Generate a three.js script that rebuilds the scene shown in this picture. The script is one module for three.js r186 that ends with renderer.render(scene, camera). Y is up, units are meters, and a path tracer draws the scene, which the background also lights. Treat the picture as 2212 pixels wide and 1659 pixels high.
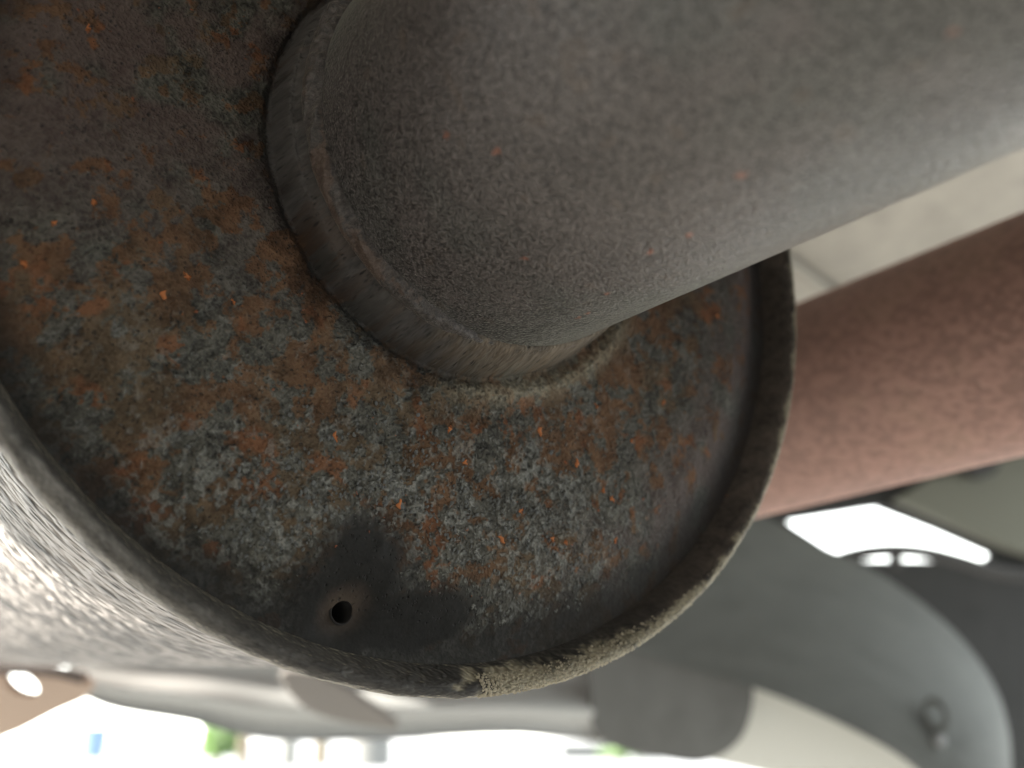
import * as THREE from 'three';
import { mergeGeometries } from 'three/addons/utils/BufferGeometryUtils.js';

// ---------------------------------------------------------------- camera, sky, sun, exposure
const W = 1024, H = 768;
const PITCH = THREE.MathUtils.degToRad(20.5), CAM_Y = 0.22;
const scene = new THREE.Scene();
const camera = new THREE.PerspectiveCamera(44, W / H, 0.01, 2000);
camera.position.set(0, CAM_Y, 0);
camera.rotation.x = PITCH;
camera.focus = 0.125;
camera.userData.fStop = 14;
scene.add(camera);

const renderer = new THREE.WebGLRenderer({ antialias: true });
renderer.setSize(W, H);
renderer.toneMapping = THREE.LinearToneMapping;
renderer.toneMappingExposure = 8;
renderer.shadowMap.enabled = true;

{ // bright, slightly hazy daylight sky
  const w = 256, h = 128, d = new Float32Array(w * h * 4);
  for (let j = 0; j < h; j++) for (let i = 0; i < w; i++) {
    const el = ((j + 0.5) / h - 0.5) * Math.PI, k = Math.max(0, Math.sin(el));
    const t = Math.pow(k, 0.5), o = (j * w + i) * 4;
    d[o] = 1.20 + (0.32 - 1.20) * t; d[o + 1] = 1.19 + (0.41 - 1.19) * t; d[o + 2] = 1.05 + (0.54 - 1.05) * t; d[o + 3] = 1;
  }
  const sky = new THREE.DataTexture(d, w, h, THREE.RGBAFormat, THREE.FloatType);
  sky.mapping = THREE.EquirectangularReflectionMapping; sky.magFilter = sky.minFilter = THREE.LinearFilter; sky.needsUpdate = true;
  scene.background = sky; scene.environment = sky;
}
const sun = new THREE.DirectionalLight(new THREE.Color(1, 0.93, 0.82), 5);
{
  const el = THREE.MathUtils.degToRad(19), az = new THREE.Vector2(-0.99, 0.10).normalize();
  sun.position.set(az.x * Math.cos(el), Math.sin(el), az.y * Math.cos(el)).multiplyScalar(10);
  sun.castShadow = true; sun.shadow.mapSize.set(2048, 2048);
  const c = sun.shadow.camera; c.left = c.bottom = -4; c.right = c.top = 4; c.near = 0.1; c.far = 40;
  scene.add(sun, sun.target);
}

// ---------------------------------------------------------------- helpers
const F = 2053, CX = 1106, CY = 829.5;                      // lens of a 2212 x 1659 picture
const cs = Math.cos(PITCH), sn = Math.sin(PITCH);
const toWorld = (x, y, z) => new THREE.Vector3(x, y * cs - z * sn + CAM_Y, y * sn + z * cs);
const dirWorld = (x, y, z) => new THREE.Vector3(x, y * cs - z * sn, y * sn + z * cs);
const at = (px, py, depth) => toWorld((px - CX) / F * depth, -(py - CY) / F * depth, -depth);
function onPlane(px, py, axis, value) {                     // where the line of sight meets a world plane
  const a = at(px, py, 1), o = new THREE.Vector3(0, CAM_Y, 0), d = a.sub(o), t = (value - o[axis]) / d[axis];
  return o.addScaledVector(d, t);
}
let seed = 1234567;
const rnd = () => { seed |= 0; seed = seed + 0x6D2B79F5 | 0; let t = Math.imul(seed ^ seed >>> 15, 1 | seed); t = t + Math.imul(t ^ t >>> 7, 61 | t) ^ t; return ((t ^ t >>> 14) >>> 0) / 4294967296; };
const LAT = new Float32Array(65536); for (let i = 0; i < 65536; i++) LAT[i] = rnd();
function n2(x, y, per = 256) {                              // tileable value noise, 0..1
  const xi = Math.floor(x), yi = Math.floor(y), fx = x - xi, fy = y - yi;
  const sx = fx * fx * (3 - 2 * fx), sy = fy * fy * (3 - 2 * fy);
  const x0 = ((xi % per) + per) % per, x1 = (x0 + 1) % per, y0 = (((yi % per) + per) % per) << 8, y1 = ((((yi + 1) % per) + per) % per) << 8;
  const a = LAT[y0 + x0], b = LAT[y0 + x1], c = LAT[y1 + x0], d = LAT[y1 + x1];
  return a + (b - a) * sx + (c - a) * sy + (a - b - c + d) * sx * sy;
}
function fbm(x, y, oct, per = 256, gain = 0.5) {
  let s = 0, a = 1, t = 0;
  for (let i = 0; i < oct; i++) { s += a * n2(x + i * 17.3, y + i * 9.7, per); t += a; a *= gain; x *= 2; y *= 2; per = Math.min(256, per * 2); }
  return s / t;
}
function tfbm(u, v, base, oct, gain = 0.5) {                // tileable over 0..1
  let s = 0, a = 1, t = 0, p = base;
  for (let i = 0; i < oct; i++) { s += a * n2(u * p + i * 31, v * p + i * 57, p > 256 ? 256 : p); t += a; a *= gain; p *= 2; if (p > 256) break; }
  return s / t;
}
const sst = (a, b, x) => { const t = Math.min(1, Math.max(0, (x - a) / (b - a))); return t * t * (3 - 2 * t); };
const toS = (l) => { l = Math.min(1, Math.max(0, l)); return 255 * (l <= 0.0031308 ? 12.92 * l : 1.055 * Math.pow(l, 1 / 2.4) - 0.055); };
function tex8(data, w, h, srgb, repeat = false) {
  const t = new THREE.DataTexture(data, w, h, THREE.RGBAFormat, THREE.UnsignedByteType);
  t.magFilter = THREE.LinearFilter; t.minFilter = THREE.LinearFilter; if (srgb) t.colorSpace = THREE.SRGBColorSpace;
  t.wrapS = t.wrapT = repeat ? THREE.RepeatWrapping : THREE.ClampToEdgeWrapping; t.needsUpdate = true; return t;
}
// f(u, v, out): out = [r, g, b (linear), height, roughness]
function bake(w, h, repeat, f, post) {
  const col = new Float32Array(w * h * 3), hg = new Float32Array(w * h), ro = new Float32Array(w * h), o = [0, 0, 0, 0.5, 0.8];
  for (let j = 0; j < h; j++) for (let i = 0; i < w; i++) {
    f((i + 0.5) / w, (j + 0.5) / h, o); const k = j * w + i;
    col[k * 3] = o[0]; col[k * 3 + 1] = o[1]; col[k * 3 + 2] = o[2]; hg[k] = o[3]; ro[k] = o[4];
  }
  if (post) post(col, hg, ro, w, h);
  const c8 = new Uint8Array(w * h * 4), b8 = new Uint8Array(w * h * 4);
  for (let k = 0; k < w * h; k++) {
    for (let c = 0; c < 3; c++) c8[k * 4 + c] = toS(col[k * 3 + c]); c8[k * 4 + 3] = 255;
    const hv = Math.min(255, Math.max(0, hg[k] * 255)), rv = Math.min(255, Math.max(0, ro[k] * 255));
    b8[k * 4] = hv; b8[k * 4 + 1] = rv; b8[k * 4 + 2] = 0; b8[k * 4 + 3] = 255;
  }
  return { map: tex8(c8, w, h, true, repeat), data: tex8(b8, w, h, false, repeat) };
}
// bump height lives in the red channel, roughness in the green one
const bumpOf = (t) => t.data;
function mat(opts) { return new THREE.MeshStandardMaterial({ side: THREE.DoubleSide, roughness: 0.8, metalness: 0, ...opts }); }
const phys = (opts) => new THREE.MeshPhysicalMaterial({ side: THREE.DoubleSide, roughness: 0.8, metalness: 0, ...opts });   // with a dusty sheen
function lin(r, g, b) { return new THREE.Color().setRGB(r, g, b); }
function mesh(name, geo, m, parent = scene) { const o = new THREE.Mesh(geo, m); o.name = name; o.castShadow = o.receiveShadow = true; parent.add(o); return o; }
function group(name) { const g = new THREE.Group(); g.name = name; scene.add(g); return g; }
function tag(o, label, category, extra = {}) { o.userData = { label, category, ...extra }; return o; }
// grid surface: p(s, t) -> [x, y, z], uvf(s, t) -> [u, v]
function grid(ns, nt, p, uvf = (s, t) => [s, t]) {
  const pos = new Float32Array((ns + 1) * (nt + 1) * 3), uv = new Float32Array((ns + 1) * (nt + 1) * 2), idx = [];
  let k = 0;
  for (let j = 0; j <= nt; j++) for (let i = 0; i <= ns; i++) {
    const a = p(i / ns, j / nt), b = uvf(i / ns, j / nt);
    pos[k * 3] = a[0]; pos[k * 3 + 1] = a[1]; pos[k * 3 + 2] = a[2]; uv[k * 2] = b[0]; uv[k * 2 + 1] = b[1]; k++;
  }
  for (let j = 0; j < nt; j++) for (let i = 0; i < ns; i++) { const a = j * (ns + 1) + i, b = a + 1, c = a + ns + 1, d = c + 1; idx.push(a, b, d, a, d, c); }
  const g = new THREE.BufferGeometry();
  g.setAttribute('position', new THREE.BufferAttribute(pos, 3)); g.setAttribute('uv', new THREE.BufferAttribute(uv, 2));
  g.setIndex(idx); g.computeVertexNormals(); return g;
}
// a curved sheet of real thickness between two poly-curves of world points, bulging by b metres along dir
function sheet(A, B, bulge, dir, th, ns = 60, nt = 20) {
  const ca = new THREE.CatmullRomCurve3(A), cb = new THREE.CatmullRomCurve3(B), q = new THREE.Vector3(), r = new THREE.Vector3();
  const P = (s, t, off) => { ca.getPoint(s, q); cb.getPoint(s, r); q.lerp(r, t).addScaledVector(dir, bulge * Math.sin(Math.PI * t) + off); return [q.x, q.y, q.z]; };
  const R = (t) => 1 - 2 * Math.pow(Math.abs(t - 0.5), 1);
  const front = grid(ns, nt, (s, t) => P(s, t, 0)), back = grid(ns, nt, (s, t) => P(s, t, -th));
  const e1 = grid(ns, 4, (s, t) => P(s, 0, -th * t)), e2 = grid(ns, 4, (s, t) => P(s, 1, -th * t));
  const e3 = grid(nt, 2, (s, t) => P(0, s, -th * t)), e4 = grid(nt, 2, (s, t) => P(1, s, -th * t));
  return mergeGeometries([front, back, e1, e2, e3, e4]);
}
// a plate cut along an outline of world points lying (nearly) in one plane, bevelled, with real thickness
function plate(pts, holes, th, bevel = 0.001) {
  const o = pts[0], x = pts[1].clone().sub(o).normalize();
  let nrm = new THREE.Vector3();
  for (let i = 0; i < pts.length; i++) nrm.add(pts[i].clone().sub(o).cross(pts[(i + 1) % pts.length].clone().sub(o)));
  nrm.normalize(); if (nrm.dot(new THREE.Vector3(0, CAM_Y, 0).sub(o)) < 0) nrm.negate();
  const y = nrm.clone().cross(x).normalize(), xx = y.clone().cross(nrm);
  const to2 = (p) => { const d = p.clone().sub(o); return new THREE.Vector2(d.dot(xx), d.dot(y)); };
  const s = new THREE.Shape(pts.map(to2)); for (const h of holes) s.holes.push(new THREE.Path(h.map(to2)));
  const g = new THREE.ExtrudeGeometry(s, { depth: th, bevelEnabled: bevel > 0, bevelSize: bevel, bevelThickness: bevel, bevelSegments: 3, curveSegments: 12 });
  g.translate(0, 0, -th - bevel);
  const m = new THREE.Matrix4().makeBasis(xx, y, nrm).setPosition(o); g.applyMatrix4(m); return g;
}
const smooth = (pts, n = 40, closed = true) => new THREE.CatmullRomCurve3(pts, closed, 'catmullrom', 0.5).getPoints(n).slice(0, closed ? -1 : undefined);

// ---------------------------------------------------------------- the place: ground, underbody
{
  const t = bake(1024, 1024, true, (u, v, o) => {
    const a = tfbm(u, v, 4, 7), b = tfbm(u + 0.3, v, 64, 3); const k = 0.30 + 0.16 * (a - 0.5) + 0.10 * (b - 0.5);
    o[0] = k * 1.03; o[1] = k; o[2] = k * 0.94; o[3] = b; o[4] = 0.9;
  });
  const g = new THREE.PlaneGeometry(600, 600); g.rotateX(-Math.PI / 2);
  const uv = g.attributes.uv; for (let i = 0; i < uv.count; i++) uv.setXY(i, uv.getX(i) * 300, uv.getY(i) * 300);
  const gr = mesh('ground', g, mat({ map: t.map, bumpMap: t.data, bumpScale: 0.003, roughness: 0.9 }));
  gr.userData.kind = 'structure';
}
const gt = bake(512, 512, true, (u, v, o) => {           // road grime: blotches, drips and dust
  const a = tfbm(u, v, 6, 5), b = tfbm(u * 1.0, v * 0.5 + 0.3, 24, 3), c = tfbm(u, v, 128, 2); let k = 0.86 + 0.28 * (a - 0.5) + 0.18 * (b - 0.5) + 0.12 * (c - 0.5);
  k -= 0.10 * sst(0.58, 0.70, tfbm(u + 0.4, v + 0.1, 10, 4)); o[0] = k; o[1] = k * 0.985; o[2] = k * 0.95; o[3] = 0.5 + 0.5 * (c - 0.5); o[4] = 0.7;
});
const grime = gt.map, grimeD = gt.data, grimeM = gt.map.clone(); grimeM.repeat.set(6, 6); grimeM.needsUpdate = true;
const M = {
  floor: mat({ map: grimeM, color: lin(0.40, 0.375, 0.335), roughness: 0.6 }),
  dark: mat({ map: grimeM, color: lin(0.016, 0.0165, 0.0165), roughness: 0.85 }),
  bumper: mat({ map: grime, bumpMap: grimeD, bumpScale: 0.0006, color: lin(0.088, 0.094, 0.092), roughness: 0.85 }),
  tab: mat({ map: grimeM, color: lin(0.08, 0.085, 0.087), roughness: 0.6 }),
  pale: mat({ color: lin(0.5, 0.51, 0.48), roughness: 0.55 }),
  rubber: mat({ color: lin(0.02, 0.019, 0.018), roughness: 0.7 }),
};
{ // pale underside of the car body: one long sheet, a lapped second sheet and their seam
  const fp = group('floor_pan');
  tag(fp, 'pale grey painted floor pan of the car, seen above the red-brown tube', 'floor pan');
  const Y = 0.48;
  const fs = new THREE.Shape([[-0.66, -3.6], [0.56, -3.6], [0.56, 0.79], [-0.66, 0.79]].map((q) => new THREE.Vector2(...q)));
  const b = new THREE.ExtrudeGeometry(fs, { depth: 0.12, bevelEnabled: false }); b.rotateX(-Math.PI / 2); b.translate(0, Y + 0.004, 0);
  mesh('floor_sheet', b, M.floor, fp);
  for (const [x, z0] of [[-0.64, 0.6], [0.53, -0.12]]) { const q = new THREE.BoxGeometry(0.06, 0.26, 3.6 - z0, 1, 1, 8); q.translate(x, Y - 0.10, (3.6 + z0) / 2); mesh('added_sill', q, M.dark, fp); }  // unseen side sills, added to cut the light from the sides
  const fr = new THREE.BoxGeometry(1.18, 0.26, 0.1); fr.translate(-0.05, Y - 0.10, 1.2); mesh('added_cross_member', fr, M.dark, fp);  // unseen, added behind the camera to cut light from the front
  const s0 = onPlane(1700, 560, 'y', Y), s1 = onPlane(1900, 705, 'y', Y), d = s1.clone().sub(s0).normalize(), side = new THREE.Vector3(-d.z, 0, d.x);
  if (side.x > 0) side.negate();
  const bx = new THREE.BoxGeometry(1.2, 0.004, 0.3);
  const mm = new THREE.Matrix4().makeBasis(d, new THREE.Vector3(0, 1, 0), d.clone().cross(new THREE.Vector3(0, 1, 0)));
  bx.applyMatrix4(mm); const c = s0.clone().addScaledVector(side, 0.15); bx.translate(c.x, Y + 0.001, c.z);
  mesh('lapped_sheet', bx, M.floor, fp);
  const bead = new THREE.CapsuleGeometry(0.003, 0.7, 4, 12); bead.rotateZ(Math.PI / 2); bead.applyMatrix4(mm); bead.translate(s0.x, Y - 0.001, s0.z);
  mesh('seam_sealer', bead, mat({ color: lin(0.3, 0.28, 0.24), roughness: 0.8 }), fp);
}
{ // dark rear panel with an opening to daylight
  const rp = group('steel_panel');
  tag(rp, 'dark grey steel panel with a slanted opening letting in white daylight, below the red-brown tube', 'body panel');
  const Z = -0.8, P = (x, y) => onPlane(x, y, 'z', Z);
  const v = (x, y) => new THREE.Vector3(x, y, Z);
  const out = [v(-0.15, 0.235), v(0.34, 0.235), v(0.36, 0.13), v(0.56, 0.13), v(0.56, 0.478), v(-0.15, 0.478)];
  const hole = [P(1688, 1121), P(1900, 1085), P(2030, 1135), P(2158, 1192), P(2132, 1215), P(2042, 1206), P(2024, 1215), P(1838, 1215), P(1825, 1212)];
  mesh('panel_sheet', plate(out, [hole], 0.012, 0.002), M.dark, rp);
  // upper, lighter flange right of the opening
  const f = [at(1905, 1070, 0.74), at(2240, 960, 0.7), at(2400, 960, 0.66), at(2400, 1260, 0.66), at(2190, 1205, 0.7)];
  mesh('flange', plate([P(1925, 1088), P(1990, 1050), P(2420, 940), P(2420, 1240), P(2240, 1215), P(2158, 1188)].map((p) => p.add(new THREE.Vector3(0, 0, 0.02))), [], 0.01, 0.002), mat({ color: lin(0.10, 0.1, 0.08), roughness: 0.85 }), rp);
  const sl = smooth([P(2055, 1028), P(2085, 1020), P(2118, 1025), P(2105, 1042), P(2070, 1046)].map((p) => p.add(new THREE.Vector3(0, 0, 0.032))), 24);
  mesh('slot', plate(sl, [], 0.008, 0.001), M.rubber, rp);
}
{ // the thin dark hose that arches through the opening
  const pts = [[1740, 1245], [1800, 1213], [1860, 1195], [1930, 1188], [2010, 1195], [2080, 1213], [2150, 1235], [2230, 1245]].map(([x, y]) => at(x, y, 0.70));
  const g = new THREE.TubeGeometry(new THREE.CatmullRomCurve3(pts), 80, 0.0052, 12);
  const h = group('hose'); tag(h, 'thin black hose arching across the bright opening in the dark panel', 'hose');
  mesh('hose_tube', g, M.rubber, h);
  const a = at(1935, 1212, 0.70), clip = new THREE.CylinderGeometry(0.0055, 0.0055, 0.006, 20); clip.rotateZ(Math.PI / 2); clip.translate(a.x, a.y, a.z);
  mesh('clip', clip, M.rubber, h);
}
{ // rear bumper seen from inside and below
  const bp = group('rear_bumper');
  tag(bp, 'blurred grey plastic bumper seen from below, curving across behind the muffler', 'bumper');
  const up = dirWorld(0, 0.25, 1).normalize();
  const low = [[1150, 1340, .50], [1300, 1385, .50], [1450, 1432, .50], [1700, 1512, .49], [1960, 1642, .48], [2060, 1740, .47]].map((p) => at(...p));
  const top = [[1480, 1010, .66], [1600, 1085, .65], [1760, 1170, .635], [1920, 1252, .62], [2060, 1362, .60], [2140, 1465, .58], [2178, 1570, .56], [2188, 1720, .54]].map((p) => at(...p));
  mesh('bumper_cover', sheet(low, top, 0.02, up, 0.006, 80, 30), M.bumper, bp);
  const pl = [[1100, 1420], [1300, 1380], [1450, 1428], [1700, 1508], [1960, 1638], [2060, 1720], [1800, 1700], [1560, 1645], [1400, 1612], [1106, 1583]].map(([x, y]) => at(x, y, 0.53));
  mesh('lower_plate', plate(pl, [], 0.004), M.pale, bp);
  const tb = smooth([[1285, 1380], [1400, 1405], [1540, 1440], [1612, 1470], [1618, 1530], [1590, 1600], [1520, 1640], [1430, 1632], [1340, 1612], [1292, 1580], [1280, 1480]].map(([x, y]) => at(x, y, 0.505)), 60);
  mesh('tab', plate(tb, [], 0.006, 0.002), M.tab, bp);
  // long valance behind the muffler
  const va = [[160, 1405, .50], [400, 1400, .51], [700, 1405, .52], [1000, 1410, .53], [1320, 1420, .54]].map((p) => at(...p));
  const vb = [[165, 1500, .47], [240, 1530, .475], [420, 1562, .48], [560, 1596, .485], [800, 1600, .49], [1106, 1588, .50], [1320, 1602, .51]].map((p) => at(...p));
  const ca = new THREE.CatmullRomCurve3(va), cb = new THREE.CatmullRomCurve3(vb), q = new THREE.Vector3(), r = new THREE.Vector3();
  const V = (off) => (s, t) => { ca.getPoint(s, q); cb.getPoint(s, r); q.lerp(r, t); const w = 0.006 * Math.sin(t * 12.5) * (0.5 + 0.5 * Math.sin(s * 3)); q.addScaledVector(up, 0.012 * Math.sin(Math.PI * t) + w + off); return [q.x, q.y, q.z]; };
  mesh('valance', mergeGeometries([grid(80, 40, V(0)), grid(80, 40, V(-0.005)), grid(80, 1, (s, t) => V(-0.005 * t)(s, 1)), grid(80, 1, (s, t) => V(-0.005 * t)(s, 0)), grid(40, 1, (s, t) => V(-0.005 * t)(0, s)), grid(40, 1, (s, t) => V(-0.005 * t)(1, s))]), mat({ color: lin(0.30, 0.31, 0.31), roughness: 0.5 }), bp);
  const br = smooth([[610, 1455], [700, 1470], [790, 1520], [855, 1568], [800, 1566], [700, 1545], [640, 1510]].map(([x, y]) => at(x, y, 0.465)), 40);
  mesh('dark_wedge', plate(br, [], 0.004, 0.001), mat({ color: lin(0.17, 0.16, 0.15), roughness: 0.7 }), bp);  // brownish darker wedge laid across the valance
  const c = at(2022, 1545, 0.495), recess = new THREE.TorusGeometry(0.0060, 0.0016, 12, 32); recess.rotateX(-0.35); recess.rotateY(-0.3); recess.scale(0.8, 1.3, 1); recess.translate(c.x, c.y, c.z);
  mesh('screw_recess', recess, M.bumper, bp);
  const sc = at(2030, 1600, 0.487), screw = new THREE.SphereGeometry(0.0032, 20, 12); screw.scale(1, 1.1, 0.7); screw.translate(sc.x, sc.y, sc.z);
  mesh('screw', screw, mat({ color: lin(0.15, 0.155, 0.16), roughness: 0.6 }), bp);
}

// ---------------------------------------------------------------- the muffler
const S = 0.075;                                            // radius of the end cap in metres
const nC = new THREE.Vector3(0.5702, 0.2323, 0.788).normalize(), uC = new THREE.Vector3(0, 1, 0).cross(nC).normalize(), vC = nC.clone().cross(uC);
const C0 = [-0.0812 * S, 0.4174 * S, -1.9249 * S];
const muffler = group('muffler');
tag(muffler, 'round rusty car muffler with grey inlet pipe welded into its pitted end cap', 'muffler');
muffler.position.copy(toWorld(...C0));
muffler.quaternion.setFromRotationMatrix(new THREE.Matrix4().makeBasis(dirWorld(uC.x, uC.y, uC.z), dirWorld(vC.x, vC.y, vC.z), dirWorld(nC.x, nC.y, nC.z)));

const HOLE = [-0.352, -0.813], RH = 0.0185;
const flakes = [[-0.718, 0.161], [-0.726, -0.142], [-0.82, -0.237], [-0.519, -0.292], [-0.63, -0.287], [0.069, -0.736], [0.313, -0.555], [0.154, -0.594], [0.234, -0.67], [0.099, -0.745], [-0.362, -0.523], [-0.135, -0.517], [-0.109, -0.579], [0.659, -0.686], [0.216, -0.652], [0.651, -0.266], [0.072, -0.528], [-0.049, -0.725], [-0.592, -0.253], [-0.78, -0.178], [0.427, -0.471], [0.226, -0.479], [0.002, -0.677], [0.231, -0.756], [-0.253, -0.645]];
// how sooty the metal is round the drain hole
function soot(x, y) {
  const w = 0.022 * (fbm(x * 13 + 3, y * 13, 5, 256, 0.66) - 0.5) * 2;
  const dx = x - HOLE[0], dy = y - HOLE[1];
  const a = Math.hypot(dx * 1.0, dy * 0.9) / 0.135, b = Math.hypot(dx - 0.018, dy - 0.070) / 0.100, c = Math.hypot((dx - 0.12) * 0.5, (dy + 0.035) * 1.3) / 0.095;
  return 1 - sst(0.50, 1.32, Math.min(a, b, c) + w * 12);
}
// profile of the pressed cap, in cap radii: a slight crown, a valley inside the rim ...
function capZ(r) { return 0.012 * (1 - r * r) - 0.070 * sst(0.76, 0.95, r); }
// ... and the uneven collar drawn up round the pipe: wide below and left, tight on the right
const bearing = (x, y) => { const d = Math.atan2(y, x) * 57.2958; return d > 100 ? d - 360 : d; };          // -260 .. 100
const leftOf = (d) => sst(-82, -112, d) * (1 - 0.45 * sst(-215, -245, d));
const doubled = (d) => sst(-138, -152, d) * sst(-236, -214, d);
const collarR = (x, y) => { const d = bearing(x, y), l = leftOf(d); return 0.414 + 0.011 * l + 0.009 * l * (fbm(x * 7 + 3, y * 7, 3) - 0.5) * 2; };
function collarZ(x, y) {
  const r = Math.hypot(x, y), d = bearing(x, y), l = leftOf(d), rc = collarR(x, y), p = (r - 0.388) / (rc - 0.388);
  let z = 0;
  if (p < 1) { const q = Math.max(0, p), b = 2.3 * l + 1.6 * (1 - l); z = (0.112 - 0.03 * l * q) * (1 - Math.pow(q, b)); }
  const dd = doubled(d) * (0.6 + 0.8 * fbm(x * 11, y * 11 + 7, 2));
  z -= 0.020 * dd * Math.exp(-(((p - 0.45) / 0.20) ** 2)) - 0.008 * dd * Math.exp(-(((p - 0.75) / 0.16) ** 2));
  z -= 0.008 * (0.25 + 0.75 * l) * Math.exp(-(((r - rc - 0.006) / 0.009) ** 2));                                                 // crevice at its foot
  z += 0.012 * sst(-118, -92, d) * sst(-25, -55, d) * Math.exp(-(((r - rc - 0.036) / 0.020) ** 2));           // swelling outside it
  z += (0.008 + 0.010 * l) * (fbm(x * 19, y * 19 + 30, 4, 256, 0.6) - 0.5) * sst(rc + 0.02, rc - 0.01, r) * (0.5 + l);
  return z;
}
const capT = bake(2048, 2048, false, (u, v, o) => {
  const x = (u - 0.5) * 2.06, y = (v - 0.5) * 2.06, r = Math.hypot(x, y), th = Math.atan2(y, x);
  const wx = x + 0.03 * (fbm(x * 6, y * 6 + 40, 3) - 0.5), wy = y + 0.03 * (fbm(x * 6 + 70, y * 6, 3) - 0.5);
  const grain = 0.45 * fbm(x * 120, y * 120, 2) + 0.30 * n2(x * 231, y * 231) + 0.25 * n2(x * 433 + 9, y * 433), mid = fbm(x * 34 + 5, y * 34, 4), big = fbm(x * 3.2 + 11, y * 3.2 + 3, 3);
  // scale-grey metal
  let g = Math.max(0.014, 0.050 + 0.12 * (grain - 0.5) + 0.055 * (mid - 0.5));
  let R = g * 1.04, G = g * 1.0, B = g * 0.83;
  const up = sst(-0.42, 0.1, y);                             // the upper part is purplish and duller
  const edge = sst(0.6, 0.84, r) * sst(-1.75, -0.9, th) * sst(0.9, -0.1, th);
  const pur = Math.max(up * 0.75, edge * 0.9) * sst(0.36, 0.58, fbm(x * 13 + 20, y * 13, 4) + 0.1);
  const pd = 1 - 0.35 * edge; R += (0.074 * pd - R) * pur * 0.85; G += (0.049 * pd - G) * pur * 0.85; B += (0.044 * pd - B) * pur * 0.85;
  // brown rust patches with ragged edges
  const low = sst(-0.62, -0.86, y) * sst(0.1, -0.25, x);
  const dens = 0.015 - 0.10 * low - 0.09 * up - 0.12 * edge + 0.10 * (big - 0.5) * 2 + 0.05 * sst(-0.1, 0.3, x) * sst(-0.8, -0.6, y) * (1 - edge);
  const f1 = fbm(wx * 27, wy * 27, 6, 256, 0.66) + 0.10 * (n2(x * 6 + 4, y * 6) - 0.5);
  const rust = sst(0.465, 0.545, f1 + dens + 0.12 * (grain - 0.5));
  const hue = fbm(x * 7 + 33, y * 7 + 12, 3), warm = sst(0.35, 0.65, hue);
  const k = 0.80 + 0.9 * (mid - 0.45) + 0.6 * (grain - 0.5);
  const rr = (0.079 + 0.022 * warm) * k, rg = (0.052 - 0.003 * warm) * k, rb = (0.029 - 0.007 * warm) * k, ra = rust * 0.74;
  R += (rr - R) * ra; G += (rg - G) * ra; B += (rb - B) * ra;
  // redder stains inside the patches
  const red = sst(0.60, 0.70, fbm(x * 16 + 9, y * 16 + 77, 4)) * rust;
  R += (0.13 * k - R) * red * 0.6; G += (0.052 * k - G) * red * 0.6; B += (0.024 * k - B) * red * 0.6;
  let h = 0.42 + 0.36 * (mid - 0.5) + 0.34 * (grain - 0.5) + 0.10 * rust * (f1 - 0.4), ro = 0.72 + 0.2 * rust;
  // pale, clumped oxide: thick in the lower part, thinner above
  const lz = sst(-0.40, -0.62, y) * sst(0.42, 0.0, x), mz = sst(-0.18, -0.42, y) * sst(0.62, 0.1, x);
  const oxn = 0.34 * fbm(x * 52 + 8, y * 52 + 31, 3, 256, 0.6) + 0.42 * fbm(x * 105, y * 105 + 12, 2) + 0.24 * fbm(x * 14 + 60, y * 14, 3);
  const ox = sst(0.545 - 0.055 * lz, 0.66 - 0.04 * lz, oxn) * Math.max(0.75 * lz, 0.55 * mz) * (1 - 0.45 * rust * (1 - lz));
  const oc = 0.115 + 0.26 * (grain - 0.5) + 0.03 * lz;
  R += (oc * 1.0 - R) * ox; G += (oc * 1.0 - G) * ox; B += (oc * 0.90 - B) * ox; h += 0.45 * ox * (0.6 + 0.8 * (grain - 0.4));
  if (r < 0.6) {
    const deg = bearing(x, y), lf = leftOf(deg), rc = collarR(x, y), jag = 0.030 * (mid - 0.5) + 0.012 * (grain - 0.5);
    const leftDark = 0.62 * lf * sst(rc + 0.085, rc + 0.005, r + jag * 2); R *= 1 - leftDark; G *= 1 - leftDark; B *= 1 - leftDark;  // darker band just outside the collar on the left
    const cm = (1 - 0.42 * lf * sst(0.40, 0.60, mid + 0.3 * (big - 0.5))) * sst(rc + 0.016, rc - 0.010, r + jag * 1.4), tan = sst(-128, -98, deg + 60 * (mid - 0.5)) * sst(20, -30, deg), ck = 0.066 + 0.06 * (grain - 0.5) + 0.09 * (mid - 0.5);
    R += (ck * (1.06 + 0.50 * tan) - R) * cm; G += (ck * (0.98 + 0.30 * tan) - G) * cm; B += (ck * (0.92 + 0.05 * tan) - B) * cm; h += (0.45 + 0.30 * (grain - 0.5) + 0.3 * (mid - 0.5) - h) * cm;
    const ridge = sst(-116, -96, deg) * sst(-25, -55, deg) * Math.exp(-(((r + jag - rc - 0.034) / 0.024) ** 2)), sk2 = 0.13 + 0.36 * (grain - 0.45);
    R += (sk2 * 1.05 - R) * ridge * 0.7; G += (sk2 * 0.92 - G) * ridge * 0.7; B += (sk2 * 0.66 - B) * ridge * 0.7;
    const footShade = 0.34 * Math.exp(-(((r + jag * 0.8 - rc - 0.006) / 0.014) ** 2)) * (0.15 + 0.85 * lf); R *= 1 - footShade; G *= 1 - footShade; B *= 1 - footShade;  // shade at the foot of the collar, painted into the colour
  }
  // soot round the drain hole and low valley, plus valley shade painted in
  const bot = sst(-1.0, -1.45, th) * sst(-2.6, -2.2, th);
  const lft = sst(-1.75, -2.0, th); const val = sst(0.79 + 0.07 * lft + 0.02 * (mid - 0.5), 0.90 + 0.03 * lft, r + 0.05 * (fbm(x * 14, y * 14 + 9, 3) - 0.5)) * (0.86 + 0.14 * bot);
  const sk = Math.max(val * 0.9, soot(x, y)) ;
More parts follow.
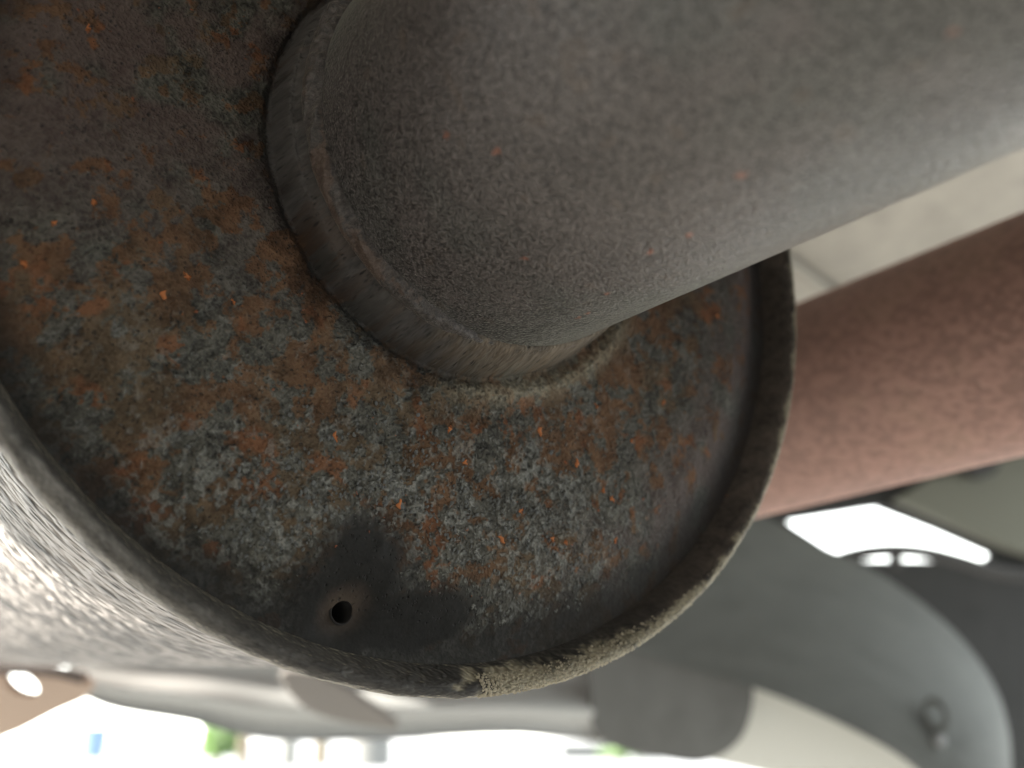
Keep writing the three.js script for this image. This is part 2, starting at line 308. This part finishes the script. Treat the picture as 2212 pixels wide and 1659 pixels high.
  R += (0.006 + 0.008 * grain - R) * sk; G += (0.0055 + 0.008 * grain - G) * sk; B += (0.005 + 0.007 * grain - B) * sk;
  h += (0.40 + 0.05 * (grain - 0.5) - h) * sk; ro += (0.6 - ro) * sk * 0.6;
  const ring = Math.hypot(x - HOLE[0], y - HOLE[1]);
  const halo = 0.7 * sst(0.058, 0.012, ring + 0.02 * (mid - 0.5)) * (0.55 + 0.45 * sst(-0.03, 0.03, y - HOLE[1]));
  R += (0.085 - R) * halo * 0.8; G += (0.062 - G) * halo * 0.8; B += (0.046 - B) * halo * 0.8;
  o[0] = Math.max(0.006, R * 1.35); o[1] = Math.max(0.006, G * 1.35); o[2] = Math.max(0.006, B * 1.35); o[3] = h; o[4] = ro;
}, (col, hg, ro, w, h) => {
  const put = (x, y, rad, c, a, hh, sq, ang) => {            // a ragged little splat
    const ci = (x / 2.06 + 0.5) * w, cj = (y / 2.06 + 0.5) * h, n = Math.ceil(rad * 1.6), ca = Math.cos(ang), sa = Math.sin(ang), p = rnd() * 40;
    for (let j = -n; j <= n; j++) for (let i = -n; i <= n; i++) {
      const X = Math.round(ci) + i, Y = Math.round(cj) + j; if (X < 0 || Y < 0 || X >= w || Y >= h) continue;
      const ex = (i * ca + j * sa) / rad, ey = (-i * sa + j * ca) / (rad * sq), d = Math.hypot(ex, ey) + 0.9 * (n2(i / rad * 2.2 + p, j / rad * 2.2 + p) - 0.5);
      const k = 1 - sst(0.7, 1.0, d); if (k <= 0) continue; const o = Y * w + X, kk = k * a;
      for (let q = 0; q < 3; q++) col[o * 3 + q] += (c[q] - col[o * 3 + q]) * kk;
      hg[o] += hh * k * (1 - d * 0.6);
    }
  };
  // pale oxide crystals: thick in the lower part, finer above, none in the soot
  for (let n = 0; n < 26000; n++) {
    const x = -1 + 1.75 * rnd(), y = -0.98 + 1.25 * rnd(), r = Math.hypot(x, y); if (r > 0.93 || r < 0.42) continue;
    const lowz = sst(-0.45, -0.72, y) * sst(0.35, -0.05, x), midz = sst(-0.25, -0.45, y) * sst(0.55, 0.1, x);
    const cl = sst(0.42, 0.62, fbm(x * 16 + 50, y * 16, 3));
    if (rnd() > (0.03 + 0.75 * lowz * (0.35 + cl) + 0.30 * midz * cl) * (1 - soot(x, y)) * sst(0.90, 0.86, r)) continue;
    const big = rnd(), rad = 1.6 + 2.2 * big * big + 2.8 * lowz * big * rnd(), b = 0.085 + 0.14 * rnd() * rnd() + 0.05 * lowz;
    put(x, y, rad, [b * 1.0, b * 1.0, b * 0.90], 0.25 + 0.45 * rnd(), 0.10 + 0.20 * rnd(), 0.5 + 0.5 * rnd(), rnd() * 6.3);
  }
  // dark pits
  for (let n = 0; n < 14000; n++) {
    const x = -1 + 1.9 * rnd(), y = -0.95 + 1.3 * rnd(), r = Math.hypot(x, y); if (r > 0.88) continue;
    put(x, y, 1.2 + 3 * rnd() * rnd(), [0.02, 0.019, 0.018], 0.35 + 0.4 * rnd(), -0.12, 0.4 + 0.6 * rnd(), rnd() * 6.3);
  }
  // bright orange rust flakes
  for (const [x, y] of flakes) for (let k = 0; k < 2; k++) put(x + 0.010 * (rnd() - 0.5), y + 0.012 * (rnd() - 0.5), 2.5 + 3.5 * rnd(), [0.30 + 0.08 * rnd(), 0.10 + 0.02 * rnd(), 0.032], 0.85, 0.25, 0.35 + 0.3 * rnd(), 1.0 + rnd() * 1.4);
  for (let n = 0; n < 420; n++) {
    const x = -0.95 + 1.75 * rnd(), y = -0.85 + 1.2 * rnd(), r = Math.hypot(x, y); if (r > 0.86 || r < 0.45 || rnd() > 0.35 + 0.65 * fbm(x * 6 + 9, y * 6, 2)) continue;
    put(x, y, 1.6 + 3.5 * rnd() * rnd(), [0.22 + 0.1 * rnd(), 0.085, 0.032], 0.6, 0.08, 0.4 + 0.4 * rnd(), rnd() * 3);
  }
});
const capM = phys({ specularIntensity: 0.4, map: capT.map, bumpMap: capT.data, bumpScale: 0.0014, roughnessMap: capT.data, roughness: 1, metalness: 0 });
const rimT = bake(2048, 128, false, (u, v, o) => {          // u runs round the rim, v from its inner wall over the crest to the back
  const a = u * Math.PI * 2, x = Math.cos(a), y = Math.sin(a), d = bearing(x, y), q = v * 0.25;
  const grain = 0.6 * n2(u * 1500, v * 62, 256) + 0.4 * n2(u * 820 + 7, v * 34, 256), mid = fbm(u * 190 + 3, q * 30, 4), big = fbm(u * 40, q * 9 + 5, 3);
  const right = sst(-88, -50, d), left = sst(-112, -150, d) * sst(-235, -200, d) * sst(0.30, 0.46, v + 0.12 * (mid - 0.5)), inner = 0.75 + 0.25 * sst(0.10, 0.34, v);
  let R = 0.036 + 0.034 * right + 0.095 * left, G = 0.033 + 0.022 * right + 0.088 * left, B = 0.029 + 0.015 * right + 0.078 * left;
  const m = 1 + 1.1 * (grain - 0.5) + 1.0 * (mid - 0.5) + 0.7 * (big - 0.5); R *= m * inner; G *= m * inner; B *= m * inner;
  const st = 0.20 + 0.22 * sst(-97, -55, d), dustAndLight = sst(st - 0.05, st + 0.05, v + 0.20 * (mid - 0.5) + 0.10 * (grain - 0.5)) * sst(-101, -95, d + 16 * (mid - 0.5) + 8 * (big - 0.5)) * sst(45, 10, d) * (0.55 + 0.45 * sst(0.36, 0.56, mid + 0.35 * sst(-95, -70, d)));  // sandy deposit, plus light on the right crest painted into the tan
  const k = 0.20 + 0.30 * (grain - 0.5) + 0.18 * (mid - 0.5); R += (k * 1.04 - R) * dustAndLight; G += (k * 0.93 - G) * dustAndLight; B += (k * 0.66 - B) * dustAndLight;
  o[0] = Math.max(0.006, R); o[1] = Math.max(0.006, G); o[2] = Math.max(0.005, B); o[3] = 0.45 + 0.5 * (mid - 0.5) + (0.25 + 0.35 * dustAndLight * sst(-60, -92, d)) * (grain - 0.5); o[4] = 0.75;
});
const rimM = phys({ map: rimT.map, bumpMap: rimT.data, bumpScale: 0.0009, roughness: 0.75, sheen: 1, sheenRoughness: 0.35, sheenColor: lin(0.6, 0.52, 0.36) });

const rimProfile = new THREE.CatmullRomCurve3([[0.938, -0.105], [0.942, -0.080], [0.951, -0.056], [0.966, -0.022], [0.977, -0.006], [0.988, 0.0], [0.998, -0.007], [1.002, -0.024], [1.0, -0.06], [0.990, -0.082], [0.968, -0.088], [0.945, -0.088]].map(([r, z]) => new THREE.Vector3(r, z, 0)), false, 'catmullrom', 0.4);
const planar = (x, y) => [x / 2.06 + 0.5, y / 2.06 + 0.5];
const lump = (x, y) => 0.006 * (fbm(x * 9, y * 9, 3) - 0.5) + 0.0035 * (fbm(x * 40, y * 40, 2) - 0.5);
let endCap;
{ // the face of the cap, with a real drain hole
  const th0 = Math.atan2(HOLE[1], HOLE[0]), r0 = Math.hypot(...HOLE);
  const NT = 840, NR = 270;
  const ths = [], rs = []; // finer round the hole
  const fill = (arr, a, b, n, c, s) => { // monotone spacing with density bump at c
    const cum = [0], N = 4000; for (let i = 1; i <= N; i++) { const x = a + (b - a) * (i - 0.5) / N; cum.push(cum[i - 1] + 1 + 6 * Math.exp(-(((x - c) / s) ** 2)) + (c > 0 ? 3 * Math.exp(-(((x - 0.425) / 0.04) ** 2)) : 0)); }
    let j = 0; for (let i = 0; i <= n; i++) { const tgt = cum[N] * i / n; while (j < N && cum[j] < tgt) j++; arr.push(a + (b - a) * j / N); }
  };
  fill(ths, th0 - Math.PI, th0 + Math.PI, NT, th0, 0.05); fill(rs, 0.37, 0.945, NR, r0, 0.045);
  const pos = [], uv = [], inside = [], idx = [];
  for (let j = 0; j <= NR; j++) for (let i = 0; i <= NT; i++) {
    let x = rs[j] * Math.cos(ths[i]), y = rs[j] * Math.sin(ths[i]);
    const dx = x - HOLE[0], dy = y - HOLE[1], d = Math.hypot(dx, dy); let inn = 0;
    if (d < RH) { inn = 1; const s = RH / Math.max(d, 1e-6); x = HOLE[0] + dx * s; y = HOLE[1] + dy * s; }
    const dimple = -0.010 * (1 - sst(RH, 0.075, d)), quiet = sst(RH, 0.09, d);
    pos.push(x * S, y * S, (capZ(rs[j]) + (rs[j] < 0.6 ? collarZ(x, y) : 0) + lump(x, y) * quiet * sst(0.40, 0.50, rs[j]) * sst(0.935, 0.88, rs[j]) + dimple) * S); uv.push(...planar(x, y)); inside.push(inn);
  }
  for (let j = 0; j < NR; j++) for (let i = 0; i < NT; i++) {
    const a = j * (NT + 1) + i, b = a + 1, c = a + NT + 1, d = c + 1;
    if (!(inside[a] && inside[b] && inside[d])) idx.push(a, d, b); if (!(inside[a] && inside[d] && inside[c])) idx.push(a, c, d);
  }
  const g = new THREE.BufferGeometry(); g.setAttribute('position', new THREE.Float32BufferAttribute(pos, 3)); g.setAttribute('uv', new THREE.Float32BufferAttribute(uv, 2)); g.setIndex(idx); g.computeVertexNormals();
  if (g.attributes.normal.getZ(Math.floor(pos.length / 6)) < 0) { for (let i = 0; i < idx.length; i += 3) { const t = idx[i + 1]; idx[i + 1] = idx[i + 2]; idx[i + 2] = t; } g.setIndex(idx); g.computeVertexNormals(); }
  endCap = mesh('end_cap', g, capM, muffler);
  // drilled wall of the hole
  const zh = (capZ(r0) - 0.010) * S, pts = [[0.0005, -0.09], [RH * 0.98, -0.088], [RH * 0.97, -0.004], [RH * 1.0, 0.0005], [RH * 1.12, 0.0008], [RH * 1.2, -0.002]].map(([r, z]) => new THREE.Vector2(r * S, z * S));
  const hg = new THREE.LatheGeometry(pts, 48); hg.rotateX(Math.PI / 2); 
  const hm = mesh('drain_hole', hg, mat({ color: lin(0.012, 0.010, 0.009), roughness: 0.9 }), endCap); hm.position.set(HOLE[0] * S, HOLE[1] * S, zh);
  // rolled rim
  const N = 720, K = 40;
  const rg = grid(N, K, (s, t) => {
    const th = s * Math.PI * 2, p = rimProfile.getPoint(t), x = p.x * Math.cos(th), y = p.x * Math.sin(th);
    const rough = (0.0018 + 0.003 * sst(-50, -95, bearing(Math.cos(th), Math.sin(th)))) * (fbm(th * 26, t * 5 + 3, 3) - 0.5) + 0.002 * (fbm(th * 90, t * 14, 2) - 0.5), k = sst(0.05, 0.3, t);
    const rr = p.x + rough * k;
    return [rr * Math.cos(th) * S, rr * Math.sin(th) * S, (p.y + rough * k) * S];
  }, (s, t) => [s, t]);
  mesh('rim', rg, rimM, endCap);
}
{ // shell of the muffler behind the cap, sun-struck on its far side
  const t = bake(2048, 1024, true, (u, v, o) => {
    const wu = 0.010 * (tfbm(u, v, 32, 3) - 0.5), wv = 0.014 * (tfbm(u + 0.5, v, 32, 3) - 0.5), a = tfbm(u + wu, v + wv, 128, 2, 0.8), b = tfbm(u + 0.4, v, 16, 4), c = tfbm(u, v + 0.2, 256, 1), m = sst(0.30, 0.70, a * 0.7 + c * 0.3 + (b - 0.5) * 0.5);
    const k = 0.018 + 0.24 * m;
    o[0] = k * 1.05; o[1] = k * 0.97; o[2] = k * 0.92; o[3] = 0.2 + 0.6 * a + 0.3 * (c - 0.5); o[4] = 0.75;
  });
  const L = 4.4, N = 256;
  const g = grid(N, 120, (s, q) => {
    const th = s * Math.PI * 2, z = -0.06 - q * q * L, r = 0.953 + 0.004 * (fbm(th * 12, q * 40, 3) - 0.5) * (s > 0.002 && s < 0.998 ? 1 : 0); return [r * Math.cos(th) * S, r * Math.sin(th) * S, z * S];
  }, (s, q) => [s * 1.2, q * q * L * 0.34]);
  mesh('shell', g, mat({ map: t.map, bumpMap: t.data, bumpScale: 0.0022, roughness: 0.6, metalness: 0.2 }), muffler);
}
let pipe;
{ // grey inlet pipe
  const t = bake(2048, 2048, true, (u, v, o) => {
    const a = tfbm(u * 2, v * 2, 128, 2, 0.8), b = tfbm(u + 0.37, v + 0.11, 32, 3), c = tfbm(u, v + 0.5, 8, 3), d = 0.5 * n2(u * 911, v * 911) + 0.5 * n2(u * 1613 + 5, v * 1613);
    let k = 0.077 + 0.05 * (a - 0.5) + 0.03 * (b - 0.5) + 0.24 * (d - 0.5);
    const spot = sst(0.62, 0.74, a * 0.6 + d * 0.4); k -= 0.025 * spot; k = Math.max(0.015, k);
    const pu = sst(0.42, 0.62, c + 0.25 * (b - 0.5));
    o[0] = k * (1.03 + 0.07 * pu); o[1] = k * (1.0 - 0.04 * pu); o[2] = k * (0.93 - 0.02 * pu);
    const rs = sst(0.74, 0.84, tfbm(u + 0.7, v + 0.3, 64, 2)) * 0.25; o[0] += (0.12 - o[0]) * rs; o[1] += (0.085 - o[1]) * rs; o[2] += (0.06 - o[2]) * rs;
    o[3] = 0.5 + 0.25 * (a - 0.5) + 0.7 * (d - 0.5); o[4] = 0.72;
  }, (col, hg, ro, w, h) => {
    const marks = [[-154, 0.431], [-145, 0.5], [-100, 0.406], [-114, 0.773], [-119, 1.069], [-95, 0.292], [-122, 0.391], [-95, 0.318], [-107, 0.557], [-106, 0.631]];
    for (const [an, ax] of marks) { const ci = ((an / 360 + 1) % 1) * w, cj = (ax * S / 0.183 % 1) * h;
      for (let j = -12; j <= 12; j++) for (let i = -12; i <= 12; i++) { const d = Math.hypot(i / 5, j / 8) + 1.2 * (n2(i * 0.35 + an, j * 0.35) - 0.5), k = 1 - sst(0.5, 1, d); if (k <= 0) continue; const o = (Math.floor(cj + j + h) % h) * w + (Math.floor(ci + i + w) % w); col[o * 3] += (0.27 - col[o * 3]) * k * 0.7; col[o * 3 + 1] += (0.10 - col[o * 3 + 1]) * k * 0.7; col[o * 3 + 2] += (0.06 - col[o * 3 + 2]) * k * 0.7; } }
  });
  const L = 5.4, R = 0.386;
  const g = grid(360, 200, (s, q) => {
    const th = s * Math.PI * 2, z = 0.02 + q * L, r = R + 0.0012 * (n2(Math.round(s * 360) % 360 * 0.9, q * 300) - 0.5); return [r * Math.cos(th) * S, r * Math.sin(th) * S, z * S];
  }, (s, q) => [s, (0.02 + q * L) * S / 0.183]);
  pipe = mesh('inlet_pipe', g, phys({ map: t.map, bumpMap: t.data, bumpScale: 0.00028, roughness: 0.34, sheen: 1, sheenRoughness: 0.35, sheenColor: lin(1, 0.98, 0.82) }), muffler);
  // weld collar: two uneven beads on the far side that run together into one rounded fillet below
  const wt = bake(1024, 256, true, (u, v, o) => {
    const a = tfbm(u * 4, v, 32, 4), b = tfbm(u * 4, v + 0.4, 128, 2), c = tfbm(u, v, 8, 3), k = 0.068 + 0.08 * (a - 0.5) + 0.09 * (b - 0.5);
    o[0] = k * 1.12; o[1] = k * 0.97; o[2] = k * 0.88; o[3] = 0.5 + 0.5 * (a - 0.5) + 0.4 * (b - 0.5);
    const rs = sst(0.52, 0.66, c + 0.2 * (a - 0.5)) * 0.5; o[0] += (0.13 - o[0]) * rs; o[1] += (0.08 - o[1]) * rs; o[2] += (0.055 - o[2]) * rs;
  });
  const fat = new THREE.CatmullRomCurve3([[0.378, 0.136], [0.388, 0.137], [0.398, 0.131], [0.405, 0.117], [0.406, 0.102], [0.398, 0.088]].map((p) => new THREE.Vector3(...p, 0)));
  const thin = new THREE.CatmullRomCurve3([[0.378, 0.116], [0.387, 0.1165], [0.3915, 0.115], [0.394, 0.111], [0.395, 0.106], [0.390, 0.098]].map((p) => new THREE.Vector3(...p, 0)));
  const a1 = new THREE.Vector3(), a2 = new THREE.Vector3();
  const wg = grid(1100, 26, (s, t) => {
    const th = s * Math.PI * 2, x = Math.cos(th), y = Math.sin(th), d = bearing(x, y), l = sst(-95, -135, d) * (1 - 0.4 * sst(-215, -245, d));
    fat.getPoint(t, a1); thin.getPoint(t, a2); a2.lerp(a1, l * (0.55 + 0.8 * fbm(x * 5 + 8, y * 5, 3)));
    const env = Math.sin(Math.PI * t), rip = 0.5 + 0.5 * Math.sin(d * 1.3 + 5 * n2(d * 0.11, 1) + t * 2.5);
    const b = env * (l * 0.0045 * rip + (0.3 + l) * 0.013 * (fbm(x * 9 + 2, y * 9 + t * 3, 4) - 0.5));
    const r = a2.x + b, z = a2.y + b; return [r * x * S, r * y * S, z * S];
  }, (s, t) => [s * 4, t * 0.3]);
  mesh('weld_bead', wg, phys({ map: wt.map, bumpMap: wt.data, bumpScale: 0.0004, roughness: 0.6, sheen: 1, sheenRoughness: 0.35, sheenColor: lin(0.5, 0.45, 0.36) }), pipe);
}
{ // crusts that stand proud of the metal: too many to count
  const base = new THREE.IcosahedronGeometry(1, 0), mk = (n, pick, geoBase, size, flat) => {
    const list = [], q = new THREE.Quaternion(), e = new THREE.Euler(), m = new THREE.Matrix4(); let guard = 0;
    while (list.length < n && guard++ < n * 60) {
      const p = pick(); if (!p) continue; const g = geoBase.clone(), k = size(); e.set(rnd() * 0.7, rnd() * 0.7, rnd() * 6.3); q.setFromEuler(e);
      m.compose(new THREE.Vector3(p[0] * S, p[1] * S, p[2] * S), q, new THREE.Vector3(k * (0.6 + rnd() * 0.7) * S, k * (0.6 + rnd() * 0.7) * S, k * flat * S)); g.applyMatrix4(m); list.push(g);
    }
    return mergeGeometries(list);
  };
  const crystals = mk(700, () => {
    const x = -0.9 + 1.3 * rnd(), y = -0.9 + 0.55 * rnd(), r = Math.hypot(x, y); if (r > 0.88 || r < 0.48) return null;
    const lowz = sst(-0.42, -0.70, y) * sst(0.35, -0.1, x), cl = sst(0.42, 0.62, fbm(x * 16 + 50, y * 16, 3)); if (rnd() > lowz * (0.15 + cl) || soot(x, y) > 0.3) return null;
    return [x, y, capZ(r) + lump(x, y) + 0.0005];
  }, base, () => 0.0025 + 0.0035 * rnd() * rnd(), 0.55);
  mesh('oxide_crust', crystals, mat({ color: lin(0.085, 0.087, 0.082), roughness: 0.7 }), endCap).userData.kind = 'stuff';
  const sand = mk(800, () => {
    const th = -1.70 + 1.3 * Math.pow(rnd(), 1.9), t = 0.25 + 0.35 * rnd(), p = rimProfile.getPoint(t); if (rnd() > 0.12 + 0.88 * sst(-0.8, -1.5, th) || p.x < 0.952 + 0.034 * sst(-1.7, -0.75, th)) return null;
    return [p.x * Math.cos(th), p.x * Math.sin(th), p.y];
  }, base, () => 0.0016 + 0.0024 * rnd() * rnd(), 0.8);
  mesh('sand_crust', sand, mat({ color: lin(0.33, 0.29, 0.21), roughness: 0.7 }), endCap).userData.kind = 'stuff';
  // curled flakes of orange rust standing on the cap
  const fm = mat({ color: lin(0.40, 0.135, 0.042), roughness: 0.85 });
  for (const [x, y] of flakes) {
    const r = Math.hypot(x, y), a = 0.9 + rnd() * 1.5, L = 0.004 + 0.008 * rnd() * rnd(), w = 0.0018 + 0.003 * rnd(), ph = rnd() * 9;
    const g = grid(8, 4, (s, t) => { const c = (s - 0.5) * 2, d = (t - 0.5) * 2, ww = w * Math.sqrt(Math.max(0.03, 1 - c * c)) * (1 + 0.7 * (n2(s * 5 + ph, 3) - 0.5)); return [c * L * S, (d * ww + 0.002 * Math.sin(c * 3 + ph)) * S, (0.0022 * (1 - d * d) + 0.0012 * c * c) * S]; });
    g.rotateZ(a); const f = mesh('rust_flake', g, fm, endCap); f.position.set(x * S, y * S, (capZ(r) + lump(x, y) + 0.0006) * S);
  }
}

{ // unseen rear wheel, added left of the muffler to keep sun off the pipe
  const wh = group('added_wheel'); tag(wh, 'black tyre of an unseen rear wheel, added left of the muffler to block sun', 'wheel'); wh.position.set(-0.53, 0.31, 0.198);
  const pr = [[0.20, -0.09], [0.235, -0.105], [0.285, -0.10], [0.305, -0.085], [0.31, -0.06], [0.31, 0.06], [0.305, 0.085], [0.285, 0.10], [0.235, 0.105], [0.20, 0.09]].map((q) => new THREE.Vector2(...q));
  const ty = new THREE.LatheGeometry(pr, 96); ty.rotateZ(Math.PI / 2); mesh('tyre', ty, M.rubber, wh);
  const rm = new THREE.LatheGeometry([[0.001, 0.03], [0.06, 0.03], [0.17, 0.05], [0.205, 0.092], [0.205, -0.092], [0.17, -0.04], [0.06, -0.03], [0.001, -0.03]].map((q) => new THREE.Vector2(...q)), 64); rm.rotateZ(Math.PI / 2); mesh('wheel_disc', rm, M.bumper, wh);
}

// ---------------------------------------------------------------- red-brown tube behind
{
  const dd = dirWorld(-0.6575, -0.291, -0.695).normalize(), ee = dirWorld(0.6913, 0.1339, -0.71).normalize(), D = 0.25, R = D * Math.sin(THREE.MathUtils.degToRad(6.39));
  const t = bake(1024, 1024, true, (u, v, o) => {
    const a = tfbm(u, v, 64, 3), b = tfbm(u + 0.3, v, 8, 4), m = sst(0.35, 0.65, a * 0.65 + b * 0.35), k = 0.84 + 0.32 * m;
    o[0] = 0.25 * k; o[1] = 0.143 * k; o[2] = 0.116 * k; const g = sst(0.55, 0.7, b) * 0.25; o[1] += 0.02 * g; o[3] = a; o[4] = 0.8;
  });
  const g = new THREE.CylinderGeometry(R, R, 1.0, 96, 40, false), uv = g.attributes.uv; for (let i = 0; i < uv.count; i++) uv.setXY(i, uv.getX(i) * 2, uv.getY(i) * 10);
  const tb = group('rusty_tube'); tag(tb, 'red-brown rusted round tube behind the right edge of the muffler', 'tube');
  const c = new THREE.Vector3(0, CAM_Y, 0).addScaledVector(ee, D).addScaledVector(dd, 0.12);
  tb.position.copy(c); tb.quaternion.setFromUnitVectors(new THREE.Vector3(0, 1, 0), dd);
  mesh('tube_wall', g, phys({ map: t.map, bumpMap: t.data, bumpScale: 0.0003, roughness: 0.7, sheen: 1, sheenRoughness: 0.35, sheenColor: lin(0.75, 0.45, 0.38) }), tb);
}
{ // brown hanger bracket under the muffler shell, with an oval hole
  const hb = group('hanger_bracket'); tag(hb, 'tan steel bracket with an oval hole shining white, under the sunlit muffler shell', 'bracket');
  const dz = 0.42, bm = mat({ color: lin(0.38, 0.29, 0.23), roughness: 0.7 });
  const out = [[-260, 1448], [100, 1452], [168, 1462], [190, 1486], [172, 1512], [120, 1534], [40, 1576], [-40, 1606], [-260, 1650]].map(([x, y]) => at(x, y, dz));
  const hole = []; for (let i = 0; i < 24; i++) { const a = i / 24 * Math.PI * 2, x = Math.cos(a) * 40, y = Math.sin(a) * 22, k = 0.45; hole.push(at(45 + x * Math.cos(k) - y * Math.sin(k), 1478 + x * Math.sin(k) + y * Math.cos(k), dz)); }
  mesh('bracket_plate', plate(out, [hole], 0.004, 0.001), bm, hb);
  const bar = new THREE.TubeGeometry(new THREE.CatmullRomCurve3([at(-260, 1436, dz), at(0, 1444, dz), at(120, 1451, dz), at(185, 1466, dz)]), 30, 0.0025, 12);
  mesh('shade_strip', bar, mat({ color: lin(0.06, 0.045, 0.04), roughness: 0.8 }), hb);  // dark bar standing in for the shaded strip under the shell
}

// ---------------------------------------------------------------- far, blurred outdoors below the bumper
{
  const leafM = new THREE.MeshPhysicalMaterial({ side: THREE.DoubleSide, color: lin(0.16, 0.26, 0.08), roughness: 0.95, transmission: 0.45, thickness: 0 });
  const shrub = (px, dist, w, h, label) => {
    const p = at(px, 1600, dist); const g = group('shrub'); g.position.set(p.x, 0, p.z); tag(g, label, 'shrub');
    const lg = []; for (let i = 0; i < 420; i++) { const q = new THREE.PlaneGeometry(0.09, 0.06), a = rnd() * 6.3, r = Math.sqrt(rnd()) * w / 2; q.rotateX(rnd() * 6); q.rotateY(rnd() * 6); q.translate(Math.cos(a) * r, 0.08 + rnd() * (h - 0.1), Math.sin(a) * r); lg.push(q); }
    mesh('foliage', mergeGeometries(lg), leafM, g);
    const sm = mat({ color: lin(0.09, 0.06, 0.04) }); for (let i = 0; i < 5; i++) { const c = new THREE.CylinderGeometry(0.008, 0.014, h * 0.8, 7); c.rotateZ((rnd() - 0.5) * 0.4); c.translate((rnd() - 0.5) * w * 0.4, h * 0.4, (rnd() - 0.5) * w * 0.4); mesh('stem', c, sm, g); }
  };
  shrub(480, 9, 0.36, 0.36, 'bright green shrub beside the wooden posts, under the left of the bumper');
  shrub(1345, 10, 0.5, 0.12, 'low yellow-green plant beside the dark kerb block, right of the posts');
  const posts = [[530, 8, 0.10, [0.09, 0.07, 0.05], 'thin dark brown post nearest the green shrub'], [625, 8, 0.17, [0.13, 0.13, 0.12], 'grey post second from the green shrub'], [695, 8.4, 0.14, [0.12, 0.10, 0.07], 'brown post third from the green shrub'], [805, 8, 0.34, [0.10, 0.10, 0.095], 'broad dark grey post farthest from the green shrub']];
  for (const [px, d, w, c, label] of posts) {
    const p = at(px, 1600, d), g = group('post'); g.position.set(p.x, 0, p.z); tag(g, label, 'post', { group: 'posts beyond the bumper' });
    const b = new THREE.CylinderGeometry(w * 0.46, w * 0.5, 1.6, 20); b.translate(0, 0.8, 0); mesh('shaft', b, mat({ color: lin(...c), roughness: 0.9 }), g);
    const cap = new THREE.SphereGeometry(w * 0.47, 20, 8, 0, 6.3, 0, 1.57); cap.scale(1, 0.4, 1); cap.translate(0, 1.6, 0); mesh('post_top', cap, mat({ color: lin(...c), roughness: 0.9 }), g);
  }
  { const p = at(205, 1600, 11), g = group('bucket'); g.position.set(p.x, 0, p.z); tag(g, 'pale blue bucket standing on the bright ground at the lower left', 'bucket');
    const pr = [[0.001, 0.004], [0.11, 0], [0.12, 0.01], [0.165, 0.34], [0.175, 0.345], [0.175, 0.36], [0.16, 0.36], [0.112, 0.02], [0.001, 0.02]].map(([x, y]) => new THREE.Vector2(x, y));
    mesh('pail', new THREE.LatheGeometry(pr, 40), mat({ color: lin(0.10, 0.16, 0.50), roughness: 0.5 }), g);
    const hd = new THREE.TorusGeometry(0.17, 0.005, 8, 30, Math.PI); hd.rotateX(-1.9); hd.translate(0, 0.34, 0); mesh('handle', hd, M.tab, g); }
  for (const [px, w, label] of [[1280, 0.72, 'long dark concrete kerb block under the bumper'], [1405, 0.38, 'short dark concrete kerb block right of the long one']]) {
    const p = at(px, 1600, 11), g = group('kerb_block'); g.position.set(p.x, 0, p.z); tag(g, label, 'kerb block', { group: 'kerb blocks beyond the bumper' });
    const sh = new THREE.Shape([[-0.09, 0], [0.09, 0], [0.06, 0.16], [-0.06, 0.16]].map((q) => new THREE.Vector2(...q))), e = new THREE.ExtrudeGeometry(sh, { depth: w, bevelSize: 0.01, bevelThickness: 0.01, bevelSegments: 2 });
    e.translate(0, 0.01, -w / 2); e.rotateY(Math.PI / 2); mesh('block', e, mat({ color: lin(0.06, 0.062, 0.06), roughness: 0.9 }), g);
  }
}

renderer.render(scene, camera);
